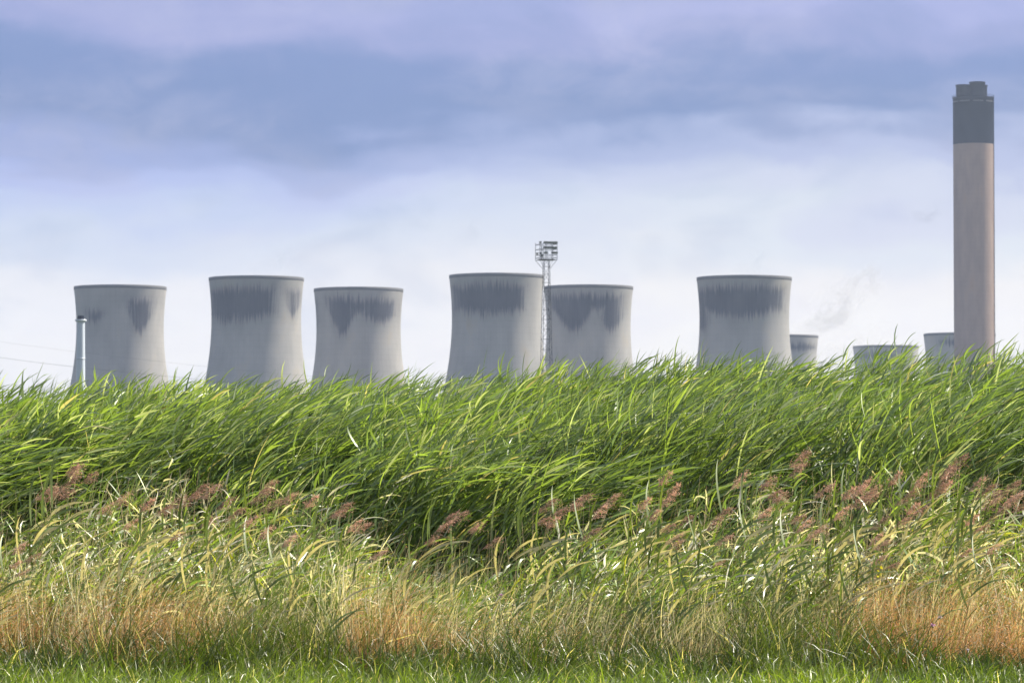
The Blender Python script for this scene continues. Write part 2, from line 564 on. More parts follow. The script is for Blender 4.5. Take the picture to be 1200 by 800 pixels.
def boxes_mesh(name, boxes):
    """boxes = (centre, size, rotz) list into one mesh"""
    bm = bmesh.new()
    for c, s, rz in boxes:
        mt = Matrix.Translation(c) @ Matrix.Rotation(rz, 4, 'Z') @ Matrix.Diagonal((*s, 1))
        bmesh.ops.create_cube(bm, size=1, matrix=mt)
    me = bpy.data.meshes.new(name); bm.to_mesh(me); bm.free()
    return me

def bars(name, segs, r=0.05, sides=4):
    """straight bars (a, b, radius) into one mesh"""
    bm = bmesh.new()
    for sgm in segs:
        a, b = Vector(sgm[0]), Vector(sgm[1]); rad = sgm[2] if len(sgm) > 2 else r
        d = b - a
        mt = Matrix.Translation((a + b) / 2) @ d.to_track_quat('Z', 'Y').to_matrix().to_4x4()
        bmesh.ops.create_cone(bm, cap_ends=True, segments=sides, radius1=rad, radius2=rad, depth=d.length, matrix=mt)
    me = bpy.data.meshes.new(name); bm.to_mesh(me); bm.free()
    return me

M_CHIM = concrete_mat('chimney_concrete', (0.36, 0.262, 0.212), (0.1, 0.1, 0.1), 11.0, False)
M_BLACK = plain_mat('black_paint', (0.008, 0.012, 0.026), 0.9, 0.1, 0, 0.2, 0.08)
M_FLUE = plain_mat('flue_steel', (0.016, 0.022, 0.036), 0.9, 0.1, 0, 0.25, 0.2)
M_LAMPW = plain_mat('pale_fitting', (0.2, 0.2, 0.21), 0.6)
Zc = (259 - CH) * F / (HY - 96)
cr = 47.7 * Zc / F / 2
root = empty('power_station_chimney', ((1142.4 - 600) * Zc / F, Zc, 0))
zb = CH + (HY - 168.8) * Zc / F
zt = CH + (HY - 113.5) * Zc / F
V, Q = lathe([(cr * 1.02, 0), (cr, 60), (cr, zb)], 128)
link('windshield', np_mesh('windshield', V, Q), M_CHIM, root)
V, Q = lathe([(cr + .02, zb), (cr + .02, zt - 0.6), (cr + 0.35, zt - 0.6), (cr + 0.35, zt), (cr - 1.2, zt), (cr - 1.2, zt - 6), (0.5, zt - 6)], 128)
link('dark_top_band', np_mesh('dark_top_band', V, Q, smooth=False), M_BLACK, root)
for (px0, px1, yt, dy) in ((1122, 1138.5, 98.6, -1.0), (1137, 1155, 96, -5.0), (1144.5, 1160, 97.6, 5.5)):
    fr = (px1 - px0) / 2 * Zc / F
    fx = ((px0 + px1) / 2 - 1142.4) * Zc / F
    ft = CH + (HY - yt) * Zc / F
    V, Q = lathe([(fr, zt - 5.9), (fr, ft - 1.0), (fr + .25, ft - 1.0), (fr + .25, ft), (fr - .4, ft), (fr - .4, zt - 5.9)], 64)
    V = V + np.array([fx, dy, 0])
    link('flue', np_mesh('flue', V, Q, smooth=False), M_FLUE, root)
# groups of small pale fittings round the band
zf = CH + (HY - 119) * Zc / F
for a0 in (-158, -122, -83, -44, -8):
    for k in range(5):
        a = R(a0 + k * 6.0 - 12)
        link('vent', boxes_mesh('vent', [((cos(a) * (cr + .15), sin(a) * (cr + .15), zf), (0.35, 0.6, 0.8), a)]), M_LAMPW, root)
# handrail on the rim
rl = []
for k in range(48):
    a, b = 2 * pi * k / 48, 2 * pi * (k + 1) / 48
    pa = (cos(a) * (cr + .2), sin(a) * (cr + .2)); pb = (cos(b) * (cr + .2), sin(b) * (cr + .2))
    rl.append(((*pa, zt), (*pa, zt + 1.3), 0.06)); rl.append(((*pa, zt + 1.3), (*pb, zt + 1.3), 0.06)); rl.append(((*pa, zt + .7), (*pb, zt + .7), 0.05))
link('handrail', bars('handrail', rl), M_FLUE, root)
rl = [((cos(a) * (cr + .5), sin(a) * (cr + .5), 5), (cos(a) * (cr + .5), sin(a) * (cr + .5), zt), 0.12) for a in (R(-22), R(-26))]
link('ladder', bars('ladder', rl), M_FLUE, root)
tag(root, 'giant beige concrete chimney with black top band and three dark flues', 'chimney')

# ------------------------------------------------------------------ narrow white chimney
Zw = 820.0
root = empty('white_chimney', ((94.2 - 600) * Zw / F, Zw, 0))
k = Zw / F
M_WHITE = plain_mat('white_cladding', (0.45, 0.50, 0.57), 0.35, 0.6, 0.0, 0.06, 0.2)
zcol = CH + (HY - 376) * k; ztop = CH + (HY - 369.7) * k
V, Q = lathe([(6.0 * k, 0), (5.2 * k, zcol - 12), (4.6 * k, zcol)], 48)
link('stack', np_mesh('stack', V, Q), M_WHITE, root)
V, Q = lathe([(4.6 * k, zcol - .25), (6.8 * k, zcol), (6.8 * k, zcol + .3), (3.7 * k, zcol + .3)], 48)
link('collar', np_mesh('collar', V, Q, smooth=False), M_WHITE, root)
V, Q = lathe([(3.7 * k, zcol + .28), (3.9 * k, ztop), (3.3 * k, ztop), (3.3 * k, zcol + .3), (0.01, zcol + .3)], 48)
link('dark_tip', np_mesh('dark_tip', V, Q, smooth=False), M_BLACK, root)
V, Q = lathe([(4.98 * k, zcol - 8.2), (5.25 * k, zcol - 8.2), (5.25 * k, zcol - 7.9), (4.98 * k, zcol - 7.9)], 48)
link('flange', np_mesh('flange', V, Q, smooth=False), M_WHITE, root)
tag(root, 'narrow white chimney with dark tip standing before the first cooling tower', 'chimney')

# ------------------------------------------------------------------ floodlight mast
Zm = 700.0
km = Zm / F
M_STEEL = plain_mat('galvanised_steel', (0.07, 0.075, 0.085), 0.6, 0.4, 0.2, 0.15, 0.5)
M_DARKST = plain_mat('dark_housing', (0.05, 0.055, 0.06), 0.5, 0.5, 0.2, 0.1, 1.0)
M_GLASS = plain_mat('lamp_glass', (0.18, 0.2, 0.22), 0.15, 0.8, 0, 0.05)
root = empty('floodlight_mast', ((640.3 - 600) * km, Zm, 0), R(14))
zp = CH + (HY - 304.6) * km                       # platform
def half(z):
    return (3.1 + (zp - z) / zp * 6.0) * km
sg = []
nb = 24
zs = [0 + zp * (1 - (1 - i / nb) ** 1.15) for i in range(nb + 1)]
cn = ((1, 1), (1, -1), (-1, -1), (-1, 1))
for i in range(nb):
    a, b = zs[i], zs[i + 1]
    ha, hb = half(a), half(b)
    for j in range(4):
        c0, c1 = cn[j], cn[(j + 1) % 4]
        sg.append(((c0[0] * ha, c0[1] * ha, a), (c0[0] * hb, c0[1] * hb, b), 0.055))
        sg.append(((c0[0] * hb, c0[1] * hb, b), (c1[0] * hb, c1[1] * hb, b), 0.025))
        q0, q1 = (c0, c1) if i % 2 else (c1, c0)
        sg.append(((q0[0] * ha, q0[1] * ha, a), (q1[0] * hb, q1[1] * hb, b), 0.03))
link('lattice_tower', bars('lattice_tower', sg), M_STEEL, root)
hw = 1.62
link('platform', boxes_mesh('platform', [((0, 0, zp + .04), (2 * hw, 2 * hw, 0.08), 0)]), M_STEEL, root)
sg = []
zr = [CH + (HY - y) * km for y in (302.0, 298.6, 292.2, 286.3)]
ztp = CH + (HY - 284) * km
for z in zr:
    for j in range(4):
        c0, c1 = cn[j], cn[(j + 1) % 4]
        sg.append(((c0[0] * hw, c0[1] * hw, z), (c1[0] * hw, c1[1] * hw, z), 0.045))
for c0 in cn:
    sg.append(((c0[0] * hw, c0[1] * hw, zp), (c0[0] * hw, c0[1] * hw, ztp), 0.05))
    sg.append(((c0[0] * half(zp - 2), c0[1] * half(zp - 2), zp - 1.6), (c0[0] * hw, c0[1] * hw, zp), 0.04))
for x in (-.54, .54):
    for y in (-hw, hw):
        sg.append(((x, y, zp), (x, y, ztp), 0.035))
link('lamp_frame', bars('lamp_frame', sg), M_STEEL, root)
sg = []
lx = -1.15
for dx in (-.2, .2):
    sg.append(((lx + dx, -hw + .5, 1), (lx + dx, -hw + .5, ztp - .4), 0.035))
sg = [((x + 0, -1.1, zp), (x, -1.1, ztp - .5), .04) for x in (-1.2, -.85)] + [((-1.2, -1.1, zp + .3 * i), (-.85, -1.1, zp + .3 * i), .03) for i in range(9)]
link('ladder', bars('ladder', sg), M_DARKST, root)

def flood_mesh():
    bm = bmesh.new()
    # a tapered reflector housing: wide glass front, narrow back with a lamp cap
    f = [(-.21, 0, -.19), (.21, 0, -.19), (.21, 0, .19), (-.21, 0, .19)]
    b = [(-.12, .3, -.10), (.12, .3, -.10), (.12, .3, .12), (-.12, .3, .12)]
    vf = [bm.verts.new(v) for v in f]; vb = [bm.verts.new(v) for v in b]
    bm.faces.new(vf); bm.faces.new(vb[::-1])
    for i in range(4):
        bm.faces.new((vf[(i + 1) % 4], vf[i], vb[i], vb[(i + 1) % 4]))
    bmesh.ops.create_cone(bm, cap_ends=True, segments=8, radius1=.07, radius2=.07, depth=.18, matrix=Matrix.Translation((0, .38, 0)) @ Matrix.Rotation(pi / 2, 4, 'X'))
    bmesh.ops.create_cube(bm, size=1, matrix=Matrix.Translation((-.24, .12, -.05)) @ Matrix.Diagonal((.03, .06, .34, 1)))
    bmesh.ops.create_cube(bm, size=1, matrix=Matrix.Translation((.24, .12, -.05)) @ Matrix.Diagonal((.03, .06, .34, 1)))
    me = bpy.data.meshes.new('floodlight'); bm.to_mesh(me); bm.free()
    return me
def glass_mesh():
    bm = bmesh.new()
    bmesh.ops.create_cube(bm, size=1, matrix=Matrix.Translation((0, -.012, 0)) @ Matrix.Diagonal((.38, .02, .34, 1)))
    me = bpy.data.meshes.new('glass'); bm.to_mesh(me); bm.free()
    return me
fm, gm_ = flood_mesh(), glass_mesh()
fm.materials.append(M_DARKST); gm_.materials.append(M_GLASS)
def flood(x, y, z, rz, tilt=R(32)):
    o = bpy.data.objects.new('floodlight', fm); col.objects.link(o); o.parent = root
    o.location = (x, y, z); o.rotation_euler = (tilt, 0, rz)
    q = bpy.data.objects.new('glass', gm_); col.objects.link(q); q.parent = o
for z, xs_ in ((zr[3] + .25, [-.75, -.42, -.1, .24, .58, .92, 1.25, 1.5]), (zr[2] + .25, [-.72, -.36, 0, .33, .66, 1.0, 1.38]), (zr[1] + .3, [-.65, -.3, .85, 1.2, 1.5])):
    for x in xs_:
        flood(x, -hw - .1, z, random.uniform(-.25, .55))
flood(-hw, -hw + .1, zr[3] + .25, R(-80)); flood(-hw, hw - .8, zr[1] + .25, R(-80)); flood(-hw + .1, -hw, zr[1] + .2, R(-40)); flood(-hw + .35, -hw, zr[0] + .25, R(-20))
for y in (-.9, 0, .9):
    flood(hw + .05, y, zr[3] + .25, R(85)); flood(hw + .05, y, zr[2] + .25, R(85))
tag(root, 'steel lattice mast with three tiers of floodlights between two cooling towers', 'floodlight mast')

# ------------------------------------------------------------------ power cables
M_CABLE = plain_mat('cable', (0.14, 0.15, 0.17), 0.5, 0.5, 0.3)
def cable(pts, label, Z=900.0, r=0.045):
    px = np.array([p[0] for p in pts], float); py = np.array([p[1] for p in pts], float)
    co = np.polyfit(px, py, 2)                       # a hanging cable: a parabola through the points
    xx = np.linspace(px[0], px[-1], 60)
    yy = np.interp(xx, px, py) * .5 + np.polyval(co, xx) * .5
    c = np.stack([(xx - 600) * Z / F, np.full(60, Z), CH + (HY - yy) * Z / F], -1)[None]
    s = Soup(); s.tubes(c, np.full((1, 60), r), np.array([[.1, .1, .1]]))
    o = s.build('power_cable', M_CABLE)
    tag(o, label, 'power cable', 'power cables crossing behind the reeds')
cable([(-900, 170), (-400, 315), (0, 402.5), (85, 412), (260, 430), (420, 444), (520, 455)], 'upper of the thin power cables left of the narrow white chimney', 900, 0.02)
cable([(-900, 190), (-400, 335), (0, 420.5), (45, 426), (85, 430), (180, 438), (300, 450)], 'lower and darker of the thin power cables left of the narrow white chimney', 860, 0.032)

# ------------------------------------------------------------------ distant trees
M_TREE = leaf_mat('tree_leaf', 0.3, 0.6, 0.3)
M_BARK = plain_mat('bark', (0.08, 0.065, 0.05), 0.9)
def tree(px, ytop, Z, wpx, label):
    x, y, ztop = P(px, ytop, Z)
    root = empty('tree', (x, y, 0), random.random() * 6)
    rad = wpx * Z / F / 2
    sg = [((0, 0, 0), (0.2, 0, ztop * .35), .32), ((0.2, 0, ztop * .35), (0, .3, ztop * .65), .22)]
    tips = []
    for i in range(14):
        a = random.random() * 2 * pi; z0 = ztop * random.uniform(.25, .6)
        tip = (cos(a) * rad * random.uniform(.4, .8), sin(a) * rad * random.uniform(.4, .8), z0 + ztop * random.uniform(.12, .33))
        sg.append(((0.1, 0.1, z0), tip, .09)); tips.append(tip)
    link('trunk', bars('trunk', sg, sides=6), M_BARK, root)
    cs = []
    for _ in range(70):
        u = random.uniform(.16, .88); w_ = sqrt(max(.06, 1 - ((u - .45) / .48) ** 2)); aa = random.random() * 2 * pi; q = sqrt(random.random())
        cs.append((cos(aa) * rad * .8 * w_ * q, sin(aa) * rad * .8 * w_ * q, ztop * u))
    cs = np.array(cs + tips)
    N = 14000
    k = rng.integers(0, len(cs), N)
    d = nrm(rng.normal(size=(N, 3))) * (rad * .30 * rng.random((N, 1)) ** .4)
    p = cs[k] + d
    p[:, 2] = np.minimum(p[:, 2], ztop)
    s = Soup()
    C = np.array([0.035, 0.06, 0.022])[None] * (0.7 + 0.7 * rng.random((N, 1)))
    s.ribbons(p, nrm(rng.normal(size=(N, 3))), rng.normal(size=(N, 3)) * .4, np.full(N, .9), np.full(N, .6), C, segs=2, root=.5)
    s.build('crown', M_TREE, root)
    tag(root, label, 'tree')
tree(768, 425, 1000, 46, 'distant blue-green tree rising over the reeds right of the heart-stained tower')
tree(742, 427, 1020, 38, 'smaller distant tree touching the right foot of the heart-stained tower')

# ------------------------------------------------------------------ steam and smoke wisps
def wisp(px, py, Z, w, h, tilt, dens, colr, label, name='steam', scale=.03, thr=.46, absorb=0.0):
    x, y, z = P(px, py, Z)
    bm = bmesh.new()
    bmesh.ops.create_icosphere(bm, subdivisions=3, radius=1)
    me = bpy.data.meshes.new(name); bm.to_mesh(me); bm.free()
    rx, rz = w * Z / F / 2, h * Z / F / 2
    me.transform(Matrix.Rotation(-tilt, 4, 'Y') @ Matrix.Diagonal((rx, rx * .6, rz, 1)))
    m, T, o = new_mat(name)
    tcn = T.n('ShaderNodeTexCoord')
    mp = T.n('ShaderNodeMapping'); mp.inputs['Rotation'].default_value = (0, tilt, 0)
    T.l(tcn.outputs['Object'], mp.inputs['Vector'])
    sp = T.n('ShaderNodeSeparateXYZ'); T.l(mp.outputs[0], sp.inputs[0])
    q = T.m('ADD', T.m('POWER', T.m('ABSOLUTE', T.m('DIVIDE', sp.outputs[0], rx)), 2.0),
            T.m('ADD', T.m('POWER', T.m('ABSOLUTE', T.m('DIVIDE', sp.outputs[1], rx * .6)), 2.0), T.m('POWER', T.m('ABSOLUTE', T.m('DIVIDE', sp.outputs[2], rz)), 2.0)))
    f = T.smooth(q, 1.0, 0.1)
    nz = T.noise(T.xyz(T.m('MULTIPLY', sp.outputs[0], scale), T.m('MULTIPLY', sp.outputs[1], scale), T.m('MULTIPLY', sp.outputs[2], scale * 1.8)), 1.0, 4.0, 0.6, 0.8)
    dn = T.m('MULTIPLY', T.m('MULTIPLY', T.smooth(nz, thr, thr + .28), f), dens)
    pv = T.n('ShaderNodeVolumePrincipled')
    pv.inputs['Color'].default_value = (*colr, 1)
    pv.inputs['Anisotropy'].default_value = 0.1
    T.l(dn, pv.inputs['Density'])
    T.l(pv.outputs[0], o.inputs['Volume'])
    ob = link(name, me, m); ob.location = (x, y, z)
    tag(ob, label, 'steam' if name == 'steam' else 'smoke', kind='stuff')
wisp(985, 355, 2700, 150, 62, R(38), 0.06000000000000004, (1, 1, 1), 'pale steam drifting up to the right from the half hidden tower', scale=.05)
wisp(1000, 400, 2750, 120, 40, R(20), 0.03, (1, 1, 1), 'low white steam just above the reeds between the distant towers', scale=.05)
wisp(325, 300, 2010, 76, 40, R(30), 0.03, (.62, .72, .85), 'thin bluish steam over the broad-stained tower', scale=.06)
wisp(885, 300, 2010, 80, 46, R(35), 0.03, (.62, .72, .85), 'thin bluish steam over the lone stained tower', scale=.06)
wisp(1092, 247, 2500, 56, 34, R(10), 0.048, (.35, .38, .5), 'small grey smoke puff in the sky left of the giant chimney', 'smoke', scale=.07)
wisp(548, 262, 2500, 60, 56, R(60), 0.021, (.4, .45, .58), 'faint grey smoke trace high above the tower left of the mast', 'smoke', scale=.06)

# ------------------------------------------------------------------ vegetation
WIND = np.array([1.0, 0.12, 0.0])

def xpix(x, Z):
    return 600 + x * F / Z

def stems_curve(x, y, L, a0, a1, psi, S=9, pw=1.7):
    N = len(x)
    t = np.linspace(0, 1, S)
    tm = (t[:-1] + t[1:]) / 2
    ph = a0[:, None] + a1[:, None] * tm[None] ** pw
    d = np.stack([np.sin(ph) * np.cos(psi)[:, None], np.sin(ph) * np.sin(psi)[:, None], np.cos(ph)], -1)
    pos = np.concatenate([np.zeros((N, 1, 3)), np.cumsum(d * (L[:, None, None] / (S - 1)), axis=1)], axis=1)
    pos[..., 0] += x[:, None]; pos[..., 1] += y[:, None]; pos[..., 2] -= 0.03
    return pos, d

def pick(pos, t):
    """interpolate centre lines at t (N,K)"""
    N, S, _ = pos.shape
    f = t * (S - 1); i = np.clip(f.astype(int), 0, S - 2); w = (f - i)[..., None]
    r = np.arange(N)[:, None]
    p = pos[r, i] * (1 - w) + pos[r, i + 1] * w
    d = nrm(pos[r, i + 1] - pos[r, i])
    return p, d

# ---- the tall green reed bed
def reed_bed():
    nc = 150
    cxx = rng.uniform(-8.6, 8.2, nc)
    cyy = 28.45 + (vnoise(cxx * 0.9, cxx * 0, 2) - .5) * .9 + 3.4 * rng.random(nc) ** 1.1
    n = 7400
    ci = rng.integers(0, nc, n)
    loose = rng.random(n) < .24
    ox = rng.normal(0, .17, n); oy = rng.normal(0, .14, n)
    x = np.where(loose, rng.uniform(-8.4, 8.2, n), cxx[ci] + ox)
    y = np.where(loose, 28.6 + 3.4 * rng.random(n) ** .6, cyy[ci] + oy)
    yf = 28.3 + (vnoise(x * 0.9, x * 0, 2) - .5) * 1.0
    c_lean = rng.normal(.72, .30, nc).clip(.15, 1.35); c_h = rng.normal(-.03, .12, nc).clip(-.26, .09); c_psi = rng.normal(0, .35, nc); c_hue = rng.random(nc)
    xp = xpix(x, y)
    clump = vnoise(x * 0.75, y * 0.55, 3)
    clump2 = np.where(loose, .5, c_hue[ci])
    depth = np.clip((y - yf) / 3.2, 0, 1)
    # top line: y 452 px at far left of picture, 432 middle, 410 at right
    ytop = np.interp(xp, [-300, 0, 200, 420, 560, 650, 900, 1050, 1200, 1500], [453, 451, 446, 444, 435, 425, 424, 412, 405, 400])
    top = CH + (HY - ytop) * y / F
    H = top * (0.80 + 0.20 * depth ** .8) * (1 + np.where(loose, 0, c_h[ci] * (1.2 - depth))) - np.abs(rng.normal(.03, .06, n))
    a0 = 0.04 + np.where(loose, 0, ox * .9) + rng.normal(0, .05, n)
    a1 = np.where(loose, .5, c_lean[ci]) + rng.normal(0, .08, n)
    lone = rng.random(n) < .025
    H = np.where(lone, H * 1.04, H)
    # arc length so that the tip reaches H
    L = H / (np.cos(a0) * 0.35 + 0.65 * np.cos(a0 + a1 * .45))
    psi = np.where(loose, 0, c_psi[ci]) + rng.normal(0, .18, n)
    pos, d = stems_curve(x, y, L, a0, a1, psi)
    s = Soup()
    cs = np.array([0.09, 0.12, 0.035])[None] * (0.7 + .6 * rng.random((n, 1)))
    rad = np.linspace(.0048, .0018, 9)[None] * (0.8 + .4 * rng.random((n, 1)))
    s.tubes(pos, rad, cs)
    K = 14
    t = np.linspace(.28, 0.99, K)[None] + rng.uniform(-.025, .025, (n, K))
    t = np.clip(t, 0, .999)
    p, dd = pick(pos, t)
    N = n * K
    p = p.reshape(-1, 3); dd = dd.reshape(-1, 3)
    tt = t.ravel()
    ps = np.repeat(psi, K)
    az_ = ps + np.where(rng.random(N) < .78, rng.normal(0, .6, N), rng.uniform(-pi, pi, N))
    side = np.stack([np.cos(az_), np.sin(az_), rng.normal(0, .2, N)], -1)
    op = 0.35 + 0.65 * rng.random(N) * (1 - .4 * tt)
    d0 = nrm(dd + side * op[:, None])
    gust = np.repeat(.30 + .55 * clump, K)
    B = np.stack([np.cos(ps) * gust, np.sin(ps) * gust, np.zeros(N)], -1)
    B[:, 2] = -(0.15 + 1.35 * rng.random(N) ** 1.8) * (1.25 - .8 * tt)
    B += rng.normal(0, .26, (N, 3))
    Ln = (0.36 + .48 * rng.random(N)) * (1.15 - .40 * tt - .38 * np.clip((tt - .75) / .25, 0, 1))
    Wd = (0.011 + .016 * rng.random(N) ** 1.4) * (1.08 - .25 * tt)
    g0 = np.array([0.12, 0.20, 0.04]); g1 = np.array([0.27, 0.36, 0.095]); g2 = np.array([0.12, 0.18, 0.10])
    m = (rng.random((N, 1)) * .6 + .4 * np.repeat(clump2, K)[:, None])
    C = g0 * (1 - m) + g1 * m
    blu = rng.random((N, 1)) < .22
    C = np.where(blu, g2, C)
    painted_sheen = rng.random((N, 1)) < .06 + .12 * tt[:, None]
    C = np.where(painted_sheen, np.array([0.36, 0.42, 0.26]), C)  # whitish sheen painted as pale leaf colour, more often near the tips
    dry = rng.random(N) < np.where(tt < .45, .16, .025)
    C[dry] = np.array([0.42, 0.38, 0.22])
    C *= (0.8 + .4 * rng.random((N, 1)))
    s.ribbons(p, d0, B, Ln, Wd, C, segs=7, pw=1.8, face=nrm(rng.normal(size=(N, 3)) * .7 + np.array([0, -.25, .7])))
    # closed spear leaves at the tips
    p, dd = pick(pos, np.full((n, 1), .995))
    p = p[:, 0]; dd = dd[:, 0]
    Cn = np.array([0.12, 0.19, 0.035])[None] * (.8 + .4 * rng.random((n, 1)))
    s.ribbons(p, nrm(dd + rng.normal(0, .12, (n, 3))), np.array([.35, 0, .05])[None] + rng.normal(0, .2, (n, 3)), .10 + .13 * rng.random(n), np.full(n, .008), Cn, segs=4)
    o = s.build('reed_bed', M_REED)
    tag(o, 'tall dense green reeds bent over by the wind, stretching across the field', 'reeds', kind='stuff')
reed_bed()

# ---- lower mixed reeds and rank grass in front of them
def mixed_top(xp):
    return np.interp(xp, [-200, 0, 60, 150, 300, 380, 440, 560, 640, 700, 800, 950, 1100, 1200, 1400],
                     [600, 606, 575, 568, 580, 588, 645, 650, 606, 592, 586, 574, 566, 566, 566])

def mixed():
    s = Soup()
    n = 6800
    x = rng.uniform(-7.6, 7.6, n)
    y = rng.uniform(26.1, 28.7, n)
    keep = rng.random(n) < .10 + 1.5 * vnoise(x * 2.6, y * 2.6, 41)
    x, y = x[keep], y[keep]; n = len(x)
    xp = xpix(x, y)
    ytop = mixed_top(xp) + 50 * (vnoise(x * 1.9, y * .5, 42) - .5)
    d_ = np.clip((y - 26.1) / 2.4, 0, 1)
    top = CH + (HY - ytop) * y / F
    H = top * (.52 + .48 * d_) * (0.66 + .42 * rng.random(n))
    a0 = rng.normal(.04, .13, n); a1 = rng.normal(.30, .32, n)
    L = H / np.cos(a0 + a1 * .4)
    psi = rng.normal(0, .9, n)
    pos, d = stems_curve(x, y, L, a0, a1, psi, S=7)
    dryp = vnoise(x * 1.1, y * 1.4, 8)
    isdry = rng.random(n) < (.15 + .55 * dryp)
    cs = np.where(isdry[:, None], np.array([.46, .40, .27]), np.array([.13, .16, .05])) * (.7 + .6 * rng.random((n, 1)))
    s.tubes(pos, np.linspace(.0032, .0012, 7)[None] * (0.8 + .5 * rng.random((n, 1))), cs)
    K = 10
    t = np.linspace(.22, .99, K)[None] + rng.uniform(-.04, .04, (n, K)); t = np.clip(t, 0, .999)
    p, dd = pick(pos, t)
    N = n * K; p = p.reshape(-1, 3); dd = dd.reshape(-1, 3); tt = t.ravel()
    a = np.where(rng.random(N) < .6, rng.normal(0, 1.0, N), rng.uniform(-pi, pi, N))
    side = np.stack([np.cos(a), np.sin(a), rng.normal(0, .35, N)], -1)
    d0 = nrm(dd + side * (.5 + 1.0 * rng.random(N))[:, None])
    B = np.array([.30, 0, -.75])[None] * (.2 + 1.2 * rng.random((N, 1))) + rng.normal(0, .35, (N, 3))
    r = rng.random(N)
    kd = np.repeat(isdry, K)
    C = np.where((r < .50)[:, None], np.array([.13, .21, .045]), np.array([.23, .32, .05]))
    C = np.where((r > .90)[:, None], np.array([.38, .40, .05]), C)
    pale = rng.random(N) < np.where(kd, .60, .10) + .12 * (1 - tt)
    C = np.where(pale[:, None], np.array([.66, .63, .50]), C) * (.7 + .6 * rng.random((N, 1)))
    wide = rng.random(N) ** 1.6
    s.ribbons(p, d0, B, (.10 + .20 * rng.random(N)), (.007 + .015 * wide), C, segs=5, pw=1.6, face=nrm(rng.normal(size=(N, 3)) + np.array([0, -.2, .4])))
    # long grass tussocks among them, leaning every way but mostly downwind
    n = 24000
    x = rng.uniform(-7.6, 7.6, n); y = rng.uniform(25.5, 28.6, n)
    xp = xpix(x, y)
    ytop = np.interp(xp, [-200, 0, 300, 440, 560, 640, 800, 950, 1200], [660, 655, 635, 640, 665, 672, 680, 668, 655])
    keep = (y < 26.3) | (rng.random(n) < -.3 + 1.6 * vnoise(x * 2.3, y * 2.3, 44))
    x, y, xp, ytop = x[keep], y[keep], xp[keep], ytop[keep]; n = len(x)
    pt = vnoise(x * 1.7, y * 1.7, 12); pt3 = vnoise(x * 5, y * 5, 13)
    H = (CH + (HY - ytop) * y / F) * (.40 + .70 * rng.random(n)) * (.65 + .35 * pt + .35 * pt3)
    a = rng.uniform(-pi, pi, n); sp_ = np.abs(rng.normal(.22, .2, n))
    tuft = (vnoise(x * 3.1, y * 3.1, 14) - .35) * .7
    d0 = nrm(np.stack([np.cos(a) * sp_ + tuft, np.sin(a) * sp_, np.ones(n)], -1))
    B = np.stack([.15 + .5 * rng.random(n) + tuft * .5, rng.normal(0, .35, n), -.6 * rng.random(n)], -1)
    q = rng.random(n) < .46 + .5 * (pt - .3)
    C = np.where(q[:, None], np.array([.66, .60, .43]), np.array([.18, .25, .06])) * (.6 + .8 * rng.random((n, 1)))
    s.ribbons(np.stack([x, y, np.full(n, -.02)], -1), d0, B, H * 1.08, .0032 + .0045 * rng.random(n) ** 2, C, segs=6, pw=1.8)
    # dead upright straw stems against the dark feet of the tall reeds
    n = 1100
    x = rng.uniform(-7.6, 7.6, n); y = rng.uniform(27.2, 28.5, n)
    H = (CH + (HY - mixed_top(xpix(x, y)) + 25) * y / F) * (.75 + .30 * rng.random(n))
    pos, d = stems_curve(x, y, H, rng.normal(.08, .12, n), rng.normal(.15, .2, n), rng.normal(0, .5, n), S=6)
    s.tubes(pos, np.linspace(.0026, .0010, 6)[None] * np.ones((n, 1)), np.array([.55, .47, .34])[None] * (.7 + .5 * rng.random((n, 1))))
    o = s.build('mixed_reeds', M_MIX)
    tag(o, 'tangle of shorter green and straw-coloured reeds and rank grass below the tall reeds', 'rank grass', kind='stuff')
mixed()

